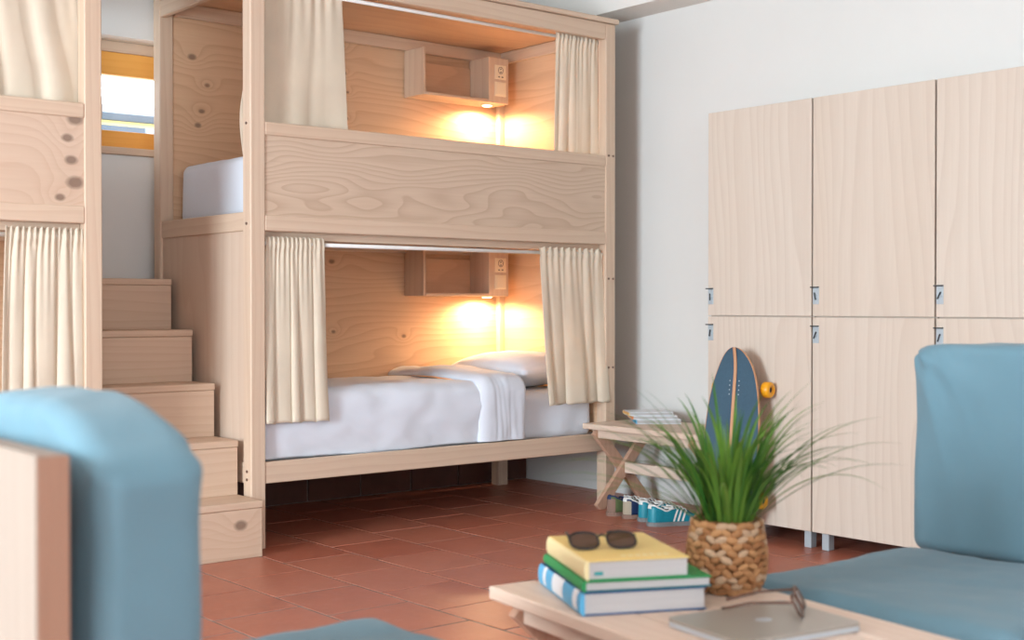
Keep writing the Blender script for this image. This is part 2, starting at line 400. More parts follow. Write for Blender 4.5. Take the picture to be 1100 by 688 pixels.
# ------------------------------------------------------------------ bunk beds
BL, BD, PW = 2.155, .97, .07
def bunk(x0, mirror, label, guardmat):
    """mirror: the open stair end is on the right instead of the left"""
    t = thing('bunk_bed', label, 'bunk bed', (x0, 0, 0), 0, 'wooden bunk beds with curtains')
    def fx(a, b): return (BL - b, BL - a) if mirror else (a, b)
    def part(name, a, b_, y0, y1, z0, z1, mat, bev=.0025, par=None):
        a, b_ = fx(a, b_); return obj(name, bx(a, b_, y0, y1, z0, z1, bev), mat, par or t)
    for a in (0, BL - PW):
        for y in (0, BD - PW): 
            p = part('post', a, a + PW, y, y + PW, 0, 2.535, 'pine_z', .004)
            if y == 0:
                for zz in (.30, .335, 1.40, 1.83, 2.48) if a == 0 else (1.19, 1.84, .72):
                    for q in ((0,) if a == 0 else (.02, .052)):
                        if a == 0:
                            xx = BL if mirror else 0; e = .004 if mirror else -.004
                            obj('bolt', MB().tube([(xx + e, .035, zz), (xx, .035, zz)], .006, 10), 'bolt', p)
                        else:
                            xx = BL - (a + q) if mirror else a + q
                            obj('bolt', MB().tube([(xx, -.003, zz), (xx, 0, zz)], .006, 10), 'bolt', p)
    a, b_ = PW, BL - PW
    part('guard_top_rail', a, b_, 0.0, .045, 1.782, 1.84, 'pine_x', .004)
    part('guard_panel', a, b_, .008, .026, 1.438, 1.782, guardmat, 0)
    part('guard_bottom_rail', a, b_, 0.0, .045, 1.37, 1.438, 'pine_x', .004)
    part('curtain_batten', a, b_, .05, .08, 1.335, 1.40, 'pine_x')
    part('header', a, b_ , 0.0, .035, 2.452, 2.535, 'pine_x', .003)
    part('cornice', -.012, BL + .012, -.018, BD, 2.537, 2.562, 'pine_x', .004)
    part('roof_panel', .03, BL - .03, .037, BD - .03, 2.508, 2.526, 'ply_top', 0)
    part('bed_rail', a, b_, .004, .036, .28, .372, 'pine_x', .003)
    part('deck', a - .03, b_ + .01, .04, .9, .325, .352, 'ply_top', 0)
    part('deck', a - .03, b_ + .01, .046, .9, 1.405, 1.432, 'ply_top', 0)
    part('back_panel', a + .001, b_ - .001, .905, .92, .36, 2.508, 'ply_back', 0)
    part('back_rail', a, b_ , .874, .9, 2.44, 2.506, 'pine_x'); part('back_rail', a, b_, .874, .9, 1.335, 1.403, 'pine_x')
    part('end_panel', BL - .055, BL - .037, .07, .9, .37, 2.506, 'ply_end', 0)
    part('end_rail', BL - .075, BL - .055, .07, .874, 2.44, 2.506, 'pine_y')
    part('corner_batten', BL - .093, BL - .055, .864, .9, .36, 1.335, 'pine_z'); part('corner_batten', BL - .093, BL - .055, .864, .9, 1.433, 2.44, 'pine_z')
    # stair end: closed below, open above
    part('side_panel', .014, .030, PW, BD - PW, .372, 1.37, 'ply_side', 0)
    part('side_rail', .006, .036, PW, BD - PW, 1.37, 1.452, 'pine_y', .003)
    part('side_rail', .006, .036, PW, BD - PW, .28, .372, 'pine_y', .003)
    part('side_header', .004, .034, PW, BD - PW, 2.43, 2.506, 'pine_y', .003)
    for (z, y) in ((2.44, .066), (1.318, .03)):
        obj('curtain_rod', MB().tube([(a - (0.0), y, z), (b_, y, z)], .009, 12), 'white', t, True)
    return t
bunk(0, False, 'pine bunk bed beside the white wall, with a wavy-grained guard panel', 'ply_guard')
bunk(-.651 - BL, True, 'pine bunk bed at the left edge of the photo, knotty guard board', 'ply_guard2')

# ------------------------------------------------------------------ stairs between the bunks
st = thing('staircase', 'five pine box steps rising between the two bunk beds', 'stairs', (-.33, -.143, 0))
sx0, sx1 = -.30, .305
for i in range(5):
    y0, z1, z0 = .217 * i, .2345 * (i + 1), .2345 * i
    y1 = .217 * (i + 1) if i < 4 else 1.175
    s_ = obj('step', MB().box(sx0, sx1, y0, y0 + .022, z0, z1 - .031, .002), 'stair', st)
    obj('tread', bx(sx0, sx1 + .003, y0 - .003, y1 + .022, z1 - .03, z1, .004), 'stair', s_)
    obj('side_board', bx(sx1 - .02, sx1, y0 + .023, y1, 0, z1 - .031, .002), 'stair', s_)
    obj('side_board', bx(sx0, sx0 + .02, y0 + .023, y1, 0, z1 - .031, .002), 'stair', s_)

# ------------------------------------------------------------------ curtains
def curtain(label, xt, xb, zt, zb, y, pleats, amp, seed, flare=0.0, group='cream bunk curtains', bulge=(0, 0), side=None):
    t0 = Vector(((xt[0] + xt[1]) / 2, y, zb))
    rnd = random.Random(seed); ph = [rnd.uniform(0, 6.28) for _ in range(8)]
    H = zt - zb
    def fn(u, v):
        # v = 0 top .. 1 hem
        z = zt - H * v
        lo = xt[0] + (xb[0] - xt[0]) * v ** .8; hi = xt[1] + (xb[1] - xt[1]) * v ** .8
        if bulge[0]: lo += bulge[0] * math.exp(-((v - .76) / .3) ** 2)
        if bulge[1]: hi += bulge[1] * math.exp(-((v - .76) / .3) ** 2)
        uw = u + .035 * math.sin(6.28 * 1.7 * u + ph[0]) + .02 * math.sin(6.28 * 3.1 * u + ph[1] + v)
        uw += .02 * v * math.sin(6.28 * 1.1 * u + ph[5])
        x = lo + (hi - lo) * u
        p1 = math.sin(6.28 * pleats * uw + ph[2]); p2 = math.sin(6.28 * pleats * 1.9 * uw + ph[3]); p3 = math.sin(6.28 * pleats * .5 * uw + ph[4])
        g = min(1, v / .12)
        md = .55 + .6 * nz((u * 3.1, v * .8, seed), 1.0, seed)
        p1 = math.copysign(abs(p1) ** .8, p1)
        fine = math.sin(6.28 * pleats * 2.6 * u + ph[6]) * math.exp(-v * H / .16)
        yy = amp * (.25 + .75 * v ** .7) * (.75 * p1 * md + .2 * p2 * (1 - v) * md + .5 * p3 * v) + .0045 * fine
        yy += .010 * v * nz((u * 5, v * 1.6, 0), 1.0, seed + 3)
        yy += .004 * (1 - g) * math.sin(6.28 * pleats * 2.6 * u + ph[6])
        x += amp * .55 * g * math.cos(6.28 * pleats * uw + ph[2]) * (.3 + .7 * v)
        # rod pocket and ruffle
        d = v * H
        yy += (-.007) * math.exp(-((d - .035) / .012) ** 2) * (1 + .5 * math.sin(6.28 * pleats * 2.6 * u + ph[6]))
        if d < .022: z += .004 * math.sin(6.28 * pleats * 2.6 * u + ph[7])
        if v > .97: z += .003 * math.sin(6.28 * pleats * uw)
        return (x - t0.x, y + yy - flare * v * v - t0.y, z - zb)
    m = MB().grid(fn, 130, 60)
    o = obj('curtain', m, 'curtain', None, True); o.location = t0
    sm = o.modifiers.new('thickness', 'SOLIDIFY'); sm.thickness = .0022; sm.offset = 0
    return tag(o, label, 'curtain', group)
curtain('cream curtain left of the lower bed, hanging by the stairs post', (.085, .375), (.085, .395), 1.345, .535, .022, 5, .016, 3, .012)
curtain('cream curtain over the pillow end of the lower bed', (1.64, 2.072), (1.685, 2.10), 1.345, .54, .022, 4, .017, 5, .02)
curtain('cream curtain above the guard panel at the upper bunk stair end', (.085, .495), (.045, .535), 2.475, 1.70, .072, 3, .015, 8, 0, bulge=(-.055, 0))
curtain('cream curtain above the guard panel beside the upper reading shelf', (1.79, 2.075), (1.765, 2.08), 2.475, 1.70, .061, 4, .014, 11)
curtain('cream curtain above the knotty guard board, top left corner', (-1.30, -.73), (-1.30, -.68), 2.475, 1.66, .075, 4, .018, 14, 0, bulge=(0, .08))
curtain('cream curtain below the knotty guard board, left edge of the photo', (-1.022, -.725), (-1.05, -.722), 1.348, .50, .022, 5, .018, 17, .01)

# ------------------------------------------------------------------ reading shelves
def shelf(z, label):
    t = thing('reading_shelf', label, 'shelf', (1.42, .9, z), 0, 'reading shelves in the bunk')
    def p(n, a, mat, par=t, sm=False): return obj(n, a, mat, par, sm)
    p('side_panel', bx(0, .016, -.18, 0, 0, .255), 'pine_z')
    p('shelf_board', bx(.016, .45, -.18, 0, 0, .016), 'pine_x')
    p('back_board', bx(.016, .45, -.012, 0, .016, .21), 'ply_top')
    box = p('socket_box', bx(.45, .592, -.18, 0, 0, .255), 'pine_z')
    a = p('socket_plate', bx(.490, .570, -.186, -.18, .135, .215, .003), 'plate', box)
    b_ = p('switch_plate', bx(.490, .570, -.186, -.18, .04, .12, .003), 'plate', box)
    # dark round socket with two pins stays a slightly darker mark on the plate
    return t, box
lampcol = (1.0, .62, .32)
for z, lab in ((2.185, 'small wooden shelf with socket box and lamp in the upper bunk'), (1.10, 'small wooden shelf with socket box and lamp in the lower bunk')):
    t, box = shelf(z, lab)
    ob = [c for c in box.children if c.name.startswith('socket_plate')][0]
    ring = [(.53 + .017 * math.cos(k * .5236), -.187, .185 + .019 * math.sin(k * .5236)) for k in range(12)]
    obj('socket_ring', MB().tube(ring, .0016, 6, True), 'bolt', box)
    obj('socket_pin', MB().tube([(.53, -.186, .175), (.53, -.1875, .175)], .004, 8).tube([(.53, -.186, .192), (.53, -.1875, .192)], .004, 8), 'dark', box)
    for dx in (-.012, .012): obj('socket_port', bx(.53 + dx - .005, .53 + dx + .005, -.1875, -.185, .145, .151, 0), 'dark', box)
    sw = [c for c in box.children if c.name.startswith('switch_plate')][0]
    obj('switch_rocker', bx(.497, .563, -.190, -.186, .047, .113, .003), 'plate', box)
    lp = obj('lamp', MB().lathe([(.034, 0), (.034, -.004), (.027, -.006)], (.50, -.10, 0), 24), 'white', t, True)
    if 'lampglow' not in M: M['lampglow'] = emit('warm lamp glass', (255, 214, 160), 14)
    obj('lamp_glass', MB().lathe([(.026, -.0062), (.024, -.0085)], (.50, -.10, 0), 24), 'lampglow', t, True)
    l = bpy.data.lights.new('reading_lamp_light', 'SPOT'); l.energy = 25; l.color = lampcol; l.spot_size = R(176); l.spot_blend = .5; l.shadow_soft_size = .022
    lo = bpy.data.objects.new('reading_lamp_light', l); COL.objects.link(lo); lo.location = (1.92, .80, z - .014)

# ------------------------------------------------------------------ bedding
def wr(s, amp, seed=0):
    return lambda q, n, h: q + n * amp * nz(q, s, seed)
def mattress(label, loc, size, seed):
    def d(q, n, h):
        a = .004 * nz(Vector((q.x * .5, q.y, q.z)), 9, seed) + .004 * nz(q, 4, seed)
        # soft sheet folds on the sides
        if abs(n.z) < .7: a += .006 * math.sin(22 * (q.x + q.y) + 9 * q.z + 5 * nz(q, 3, seed)) * (.5 - q.z / h.z * .3)
        return q + n * a + Vector((0, 0, 0))
    o = obj('mattress', rbox((0, 0, size[2] / 2), size, .045, 4, (60, 34, 8), d), 'sheet', None, True); o.location = loc
    return tag(o, label, 'mattress', 'white mattresses')
mattress('white sheeted mattress of the lower bed', (1.08, .475, .356), (1.98, .775, .25), 2)
mattress('white mattress seen at the open end of the upper bunk', (1.08, .475, 1.436), (1.98, .80, .285), 4)

def duvet():
    t = thing('duvet', 'white duvet tucked along the lower bed, top edge turned back', 'duvet', (.09, .5, .36))
    def prof(s, z0, yf, top):
        # s 0 = back edge on the mattress .. 1 = hem by the rail
        L1 = .78; Lc = .10; L2 = top - z0 - .05; tot = L1 + Lc + L2; d = s * tot
        if d < L1: return .872 - (.872 - yf - .06) * d / L1, top, 0
        if d < L1 + Lc:
            a = (d - L1) / Lc * math.pi / 2; return yf + .06 - .06 * math.sin(a), top - .06 + .06 * math.cos(a), a / 1.5708
        return yf, max(z0, top - .06 - (d - L1 - Lc)), 1
    def body(u, v):
        x = .085 + u * 1.235
        y, z, k = prof(v, .374, .052, .668 + .012 * math.sin(2.2 * u + .6))
        q = Vector((x, y, z))
        bw = .010 * nz((x * 1.2, y * 1.4, z), 3.2, 1) + .005 * nz((x, y * .8, z * 1.5), 9, 2)
        if k < .5: z += bw + .02 * math.exp(-((y - .86) / .06) ** 2) * -1
        else: y -= abs(bw) * 1.2 + .006 * math.sin(9 * x + 14 * (z - .4)) ** 2 + .012 * math.sin(3.14159 * min(1, max(0, (z - .38) / .28)))
        if k > .3: y += .005 * nz((x * 3 + z * 5, z * 3, 0), 3.5, 11) + .004 * abs(nz((x * 2 - z * 4, z * 2, 3), 5, 12))
        if k >= .99: z += .004 * math.sin(7 * x)
        return (x - .09, y - .5, z - .36)
    obj('cover', MB().grid(body, 90, 60), 'sheet', t, True).modifiers.new('thickness', 'SOLIDIFY').thickness = .012
    def fold(u, v):
        hw = .155; a = (u - .5) * 2
        lean = -.03 * v
        x = 1.44 + a * hw + lean + .012 * nz((a, v * 3, 0), 1.5, 7)
        th = .036 * (max(0, 1 - abs(a) ** 4)) ** .5 if True else 0
        y, z, k = prof(v, .378, .05, .672)
        wrk = .013 * nz((a * 1.6 + v * .9, v * 1.6, 0), 1.3, 3) + .010 * (abs(nz((a * 3.2 - v * 2.2, v * 1.4, 4), 1.0, 5)) - .2) * (.3 + k) + .004 * nz((x * 2, y * 2, z * 2), 7, 9)
        n = Vector((0, -math.sin(k * 1.5708), math.cos(k * 1.5708)))
        off = th + wrk * (1 - a * a)
        y += n.y * off; z += n.z * off
        if k < .5: z += .028 * math.exp(-((y - .50) / .25) ** 2) * (1 - a * a * .5)
        if z < .376: z = .376
        return (x - .09, y - .5, z - .36)
    f = obj('turned_back_fold', MB().grid(fold, 50, 90), 'sheet', t, True); f.modifiers.new('thickness', 'SOLIDIFY').thickness = .008
duvet()
def pillow():
    def d(q, n, h):
        r = max(abs(q.x) / h.x, abs(q.y) / h.y); ex, ey = abs(q.x) / h.x, abs(q.y) / h.y
        f = (1 - ex ** 3.2) ** .55 * (1 - ey ** 3.2) ** .55 if r < 1 else 0
        z = q.z * (.10 + .90 * f) + .006 * nz(q, 12, 3) * f
        return Vector((q.x * (1 - .06 * (1 - ey)) if False else q.x * (.95 + .05 * ey * ex), q.y * (.95 + .05 * ex * ey), z))
    o = obj('pillow', rbox((0, 0, .082), (.44, .64, .19), .03, 3, (24, 30, 6), d), 'sheet', None, True)
    o.location = (1.855, .49, .620); o.rotation_euler = (R(-1), R(-2), R(4))
    tag(o, 'plump white pillow under the lower reading lamp', 'pillow')
pillow()

# ------------------------------------------------------------------ lockers
def locker(y0, y1, label, k):
    t = thing('locker', label, 'locker', (1.86, (y0 + y1) / 2, 0), 0, 'birch lockers along the white wall')
    hw = (y0 - y1) / 2
    obj('body', bx(.022, .53, -hw + .002, hw - .002, .08, 1.93, .002), 'locker_body', t)
    for (z0, z1, pz) in ((.078, .998, .888), (1.003, 1.936, 1.054)):
        d = obj('door', bx(0, .020, -hw + .0025, hw - .0025, z0, z1, .0015), 'locker', t)
        d.location = (0, 0, 0)
        pl = obj('lock_plate', bx(-.003, .0, hw - .036, hw - .005, pz, pz + .072, .001), 'chrome', d)
        obj('lock_lip', bx(-.012, 0, hw - .036, hw + .004, pz + .070, pz + .075, .001), 'darkslot', d)
        m = MB().tube([(-.007, hw - .020, pz + .034), (-.003, hw - .020, pz + .034)], .009, 12)
        obj('lock_barrel', m, 'chrome', d)
        rr = random.Random(k * 7 + int(z0 * 10)).uniform(-.5, .5)
        c = Vector((-.008, hw - .020, pz + .034)); dv = Vector((0, math.sin(rr), math.cos(rr))) * .016
        obj('lock_lever', MB().bar(c - dv, c + dv, (0, 1, 0), .006, .004, .001), 'darkslot', d)
    for yy in (-hw + .045, hw - .045):
        for xx in (.055, .46): obj('leg', bx(xx - .02, xx + .02, yy - .018, yy + .018, 0, .08, .002), 'chrome', t)
locker(-.918, -1.510, 'birch locker nearest the bunk, skateboard leaning on it', 1)
locker(-1.513, -2.105, 'middle birch locker column between skateboard locker and blue chair', 2)
locker(-2.108, -2.700, 'birch locker behind the blue chair, cut by the right edge', 3)

# ------------------------------------------------------------------ cross-legged bench and coffee table
def trestle(name, label, cat, loc, rz, W, L, Hh):
    """top runs along local -y from the origin corner, width along +x"""
    t = thing(name, label, cat, loc, rz, 'cross-legged pine tables')
    n = 4; g = .008; sw = (W - g * (n - 1)) / n
    for i in range(n): obj('slat', bx(i * (sw + g), i * (sw + g) + sw, -L, 0, Hh - .028, Hh, .003), 'bench', t)
    for xx in (.045, W - .07): obj('apron', bx(xx, xx + .025, -L + .03, -.03, Hh - .075, Hh - .029, .003), 'bench', t)
    for y in (-.085, -L + .085):
        obj('leg', MB().bar((.035, y - .0, 0.004), (W - .04, y, Hh - .035), (0, 1, 0), .026, .058), 'bench_leg', t)
        obj('leg', MB().bar((W - .035, y + .0265, 0.004), (.04, y + .0265, Hh - .035), (0, 1, 0), .026, .058), 'bench_leg', t)
    obj('stretcher', bx(W / 2 - .014, W / 2 + .014, -L + .05, -.05, Hh / 2 - .045, Hh / 2 + .012, .003), 'bench', t)
    return t
trestle('bench', 'pale pine cross-legged bench by the white wall, magazines on top', 'bench', (1.885, -.035, 0), 0, .45, .84, .44)
trestle('coffee_table', 'pine slatted coffee table with books, plant and laptop on it', 'table', (-.926, -2.795, 0), R(-7.8), .495, .86, .44)
TZ = .4405

# ------------------------------------------------------------------ blue chairs
def chair(label, loc, flip, blue, w, sd, sh, top, seed, boardtop):
    """local: seat faces +x (or -x when flip), back board at the other side; origin at floor, near end y=0, far end y=w"""
    t = thing('lounge_chair', label, 'chair', loc, 0, 'blue lounge chairs')
    def fxm(mb): return mb.xf(Matrix.Diagonal((-1, 1, 1, 1))) if flip else mb
    def soft(q, n, h):
        a = .006 * nz(q, 5, seed) + .0035 * nz((q.x, q.y, q.z * .4), 16, seed)
        return q + n * a
    obj('back_board', fxm(MB().box(-.052, -.048 + .0, 0, w, .10, boardtop, 0).box(-.048, -.012, .004, w - .004, .10, boardtop - .002, 0)), 'board', t)
    obj('board_edge', fxm(MB().box(-.050, -.012, -.0015, .004, .10, boardtop - .003, 0)), 'ply_edge', t)
    def backd(q, n, h):
        q = soft(q, n, h)
        # pinched corners and a few pull folds from the top corner
        ey = abs(q.y) / h.y; ez = q.z / h.z
        q.z -= (.014 if flip else .08) * max(0, ey - .2) ** 2 / .64 * max(0, ez)
        cy = (h.y + q.y * (1 if not flip else -1)); cz = h.z - q.z
        ang = math.atan2(cz, abs(cy - 0) + .02); rr = math.hypot(cz, cy)
        q.x += .006 * math.sin(ang * 11 + 2) * math.exp(-(rr / .22) ** 2) * (1 if q.x > 0 else -1) * (1 if flip else .35)
        if flip and q.x > 0:
            for (c0, sl, am, ln_) in ((.035, .22, .016, .20), (.075, .45, .010, .14), (.02, .02, -.010, .24)):
                d_ = cy - (c0 + sl * cz); q.x += am * math.exp(-(d_ / .017) ** 2) * math.exp(-cz / ln_) * min(1, cz / .02)
        return q
    b0, bt = (.0, .18) if flip else (.022, .148)
    back = rbox((b0 + bt / 2, w / 2, (sh - .02 + top) / 2), (bt, w + .01, top - sh + .02), .034, 5, (8, 64, 56), backd)
    obj('back_cushion', fxm(back), blue, t, True)
    seat = rbox((.185 + (sd - .0) / 2, w / 2, sh - .065), (sd, w + .01, .13), .045, 5, (40, 40, 5), soft)
    obj('seat_cushion', fxm(seat), blue, t, True)
    obj('seat_frame', fxm(MB().box(-.01, sd + .17, .01, w - .01, sh - .20, sh - .132, .004)), 'bench', t)
    for xx in (.0, sd + .10):
        for yy in (.03, w - .09): obj('leg', fxm(MB().box(xx, xx + .06, yy, yy + .06, 0, sh - .20, .004)), 'bench', t)
    return t
chair('blue cushioned chair on the right, facing the coffee table', (.47, -3.72, 0), True, 'blue', .68, .69, .43, .955, 3, .92)
chair('blue chair in the left foreground, seen from its wooden back', (-2.088, -3.46, 0), False, 'blue', .62, .66, .44, .925, 8, .872)

# ------------------------------------------------------------------ books and things on the coffee table
PAGE = (206, 206, 208)
M['pages'] = wood('book page block', PAGE, (150, 152, 158), X, Z, 420, .5, .35, .8, seed=2)
def bookmat(name, col): return plain(name, col, .45, .4)
M['bk_blue'] = bookmat('light blue book cover', (92, 178, 220)); M['bk_navy'] = bookmat('navy book cover', (38, 84, 132)); M['bk_green'] = bookmat('green book cover', (40, 148, 84)); M['bk_teal'] = bookmat('teal book cover', (30, 104, 110)); M['bk_yellow'] = bookmat('yellow book cover', (238, 208, 128)); M['bk_cream'] = bookmat('cream book spine', (240, 224, 172)); M['bk_white'] = bookmat('white print', (236, 240, 244)); M['bk_tealmark'] = bookmat('teal print', (40, 150, 150))
M['bk_orange'] = bookmat('orange print', (232, 140, 70))
def book(label, loc, rz, wd, ln, th, top, bottom, spine, name='book', rounded=0.006, group='books stacked on the coffee table', marks=()):
    """near-left corner at origin; width along +x, spine along +y at x = 0"""
    t = thing(name, label, name, loc, rz, group); c = .003
    obj('page_block', bx(.006, wd - .004, .004, ln - .004, c, th - c, 0), 'pages', t)
    obj('front_cover', bx(.002, wd, 0, ln, th - c, th, .001), top, t); obj('back_cover', bx(.002, wd, 0, ln, 0, c, .001), bottom, t)
    prof = [(.004 - (rounded + .002) * math.sin(math.pi * i / 8), th * (.5 - .5 * math.cos(math.pi * i / 8))) for i in range(9)]
    pin = [(.0065, th - .0005), (.0065, .0005)]
    vs = []; pr = prof + pin; n = len(pr)
    for yv in (0, ln): vs += [(a, yv, b) for a, b in pr]
    fs = [tuple(range(n)), tuple(range(n, 2 * n))[::-1]] + [(i, (i + 1) % n, n + (i + 1) % n, n + i) for i in range(n)]
    sp = obj('spine', MB().add(vs, fs), spine, t)
    for (y0, y1, mat) in marks:
        vs = []; k = 9
        for yv in (y0, y1): vs += [(a - .0006, yv, .002 + b * .96) for a, b in prof]
        obj('spine_print', MB().add(vs, [(i, i + 1, k + i + 1, k + i) for i in range(k - 1)]), mat, sp)
    return t
bz = R(-25.5)
book('thick light blue book, bottom of the coffee table stack', (-.962, -3.132, TZ), bz, .262, .31, .046, 'bk_navy', 'bk_navy', 'bk_blue', marks=((.02, .05, 'bk_white'), (.12, .20, 'bk_white'), (.25, .27, 'bk_white')))
book('thin green book in the middle of the stack', (-.958, -3.132, TZ + .0465), bz - R(1), .268, .30, .021, 'bk_green', 'bk_teal', 'bk_green')
yb = book('yellow book on top of the stack under the sunglasses', (-.952, -3.134, TZ + .068), bz - R(.5), .216, .285, .040, 'bk_yellow', 'bk_green', 'bk_cream')
obj('page_stamp', bx(.018, .036, .0030, .0042, .010, .017, 0), 'bk_tealmark', yb)
for k in range(7): obj('cover_print', bx(.085 + k * .015, .085 + k * .015 + .009, .03, .046, .0395, .0402, 0), 'bk_cream', yb)

M['lens'] = NT('brown sunglass lens').m
nb = M['lens'].node_tree.nodes['Principled BSDF']; nb.inputs['Base Color'].default_value = srgb(96, 72, 56); nb.inputs['Roughness'].default_value = .08; nb.inputs['Transmission Weight'].default_value = .35
M['tort'] = plain('tortoise brown frame', (84, 58, 46), .25, .5, 0, 60, .5); M['clear'] = plain('clear pale lens', (222, 214, 206), .05)
nb = M['clear'].node_tree.nodes['Principled BSDF']; nb.inputs['Transmission Weight'].default_value = .9; nb.inputs['IOR'].default_value = 1.1
def spectacles(name, label, loc, rz, frame, lens, sc=1.0, tilt=80, open_=12):
    """lenses stand on their lower rims, temples fold back along +y"""
    t = thing(name, label, 'glasses', loc, rz)
    w_, h_ = .027 * sc, .021 * sc
    tm = Matrix.Rotation(R(tilt), 4, 'X')
    for s_ in (-1, 1):
        cx = s_ * .035 * sc
        def ringp(f=1.0, n=20):
            out = []
            for k in range(n):
                a = 6.28319 * k / n; ca, sa = math.cos(a), math.sin(a)
                out.append(tm @ Vector((cx + f * w_ * abs(ca) ** .75 * (1 if ca > 0 else -1), f * h_ * abs(sa) ** .75 * (1 if sa > 0 else -1) + h_, 0)))
            return out
        obj('rim', MB().tube(ringp(), .0028, 6, True), frame, t, True)
        rp = ringp(.97); obj('lens', MB().add(rp + [p + Vector((0, .0016, 0)) for p in rp], [tuple(range(20)), tuple(range(20, 40))[::-1]] + [(i, (i+1) % 20, 20 + (i+1) % 20, 20 + i) for i in range(20)]), lens, t)
        hinge = tm @ Vector((cx + s_ * w_, h_ * 1.5, 0)); e = Vector((hinge.x - s_ * .02, hinge.y + .125, .006))
        mid = hinge.lerp(e, .62); mid.z = hinge.z * .6 + .004; tip = e + Vector((-s_ * .004, .012, -.003))
        tip.z = max(.003, tip.z)
        obj('temple', MB().tube([hinge, hinge.lerp(mid, .5), mid, mid.lerp(e, .6), e, tip], [.003, .0028, .0026, .0028, .003, .0028], 8), frame, t, True)
    b0 = tm @ Vector((-.009 * sc, h_ * 1.45, 0)); b1 = tm @ Vector((.009 * sc, h_ * 1.45, 0)); bm_ = (b0 + b1) / 2 + Vector((0, 0, .004))
    obj('bridge', MB().tube([b0, bm_, b1], .0026, 8), frame, t, True)
    return t
spectacles('sunglasses', 'dark sunglasses with brown lenses lying on the yellow book', (-.845, -3.075, TZ + .1125), R(-30), 'dark', 'lens', 1.12, 34)
spectacles('eyeglasses', 'tortoise eyeglasses lying on the closed laptop', (-.655, -3.43, TZ + .0205), R(35), 'tort', 'clear', 1.0, 60)

t = thing('laptop', 'closed grey laptop lying on the coffee table', 'laptop', (-.762, -3.42, TZ), R(-9))
M['lapgrey'] = plain('warm grey aluminium lid', (176, 172, 164), .38, .5, .45)
M['lapside'] = plain('bright aluminium side', (206, 218, 228), .3, .5, .6)
def rrect(hx, hy, r, n=5):
    o = []
    for cx, cy, a0 in ((hx-r, hy-r, 0), (-hx+r, hy-r, 90), (-hx+r, -hy+r, 180), (hx-r, -hy+r, 270)):
        o += [(cx + r * math.cos(R(a0 + 90 * i / n)), cy + r * math.sin(R(a0 + 90 * i / n))) for i in range(n + 1)]
    return o
obj('base', MB().prism(rrect(.146, .108, .012), .0015, .0105), 'lapside', t); obj('lid', MB().prism(rrect(.146, .108, .012), .0112, .0175), 'lapgrey', t)
for sx in (-1, 1):
    for sy in (-1, 1): obj('rubber_foot', MB().lathe([(.006, 0), (.006, .0018)], (sx * .12, sy * .085, 0), 10), 'dark', t)
em = [(0.018 * math.cos(k * .3927) * (1 if True else 0), .014 * math.sin(k * .3927)) for k in range(16)]
obj('lid_emblem', MB().prism(em, .0174, .0178), 'lapside', t)

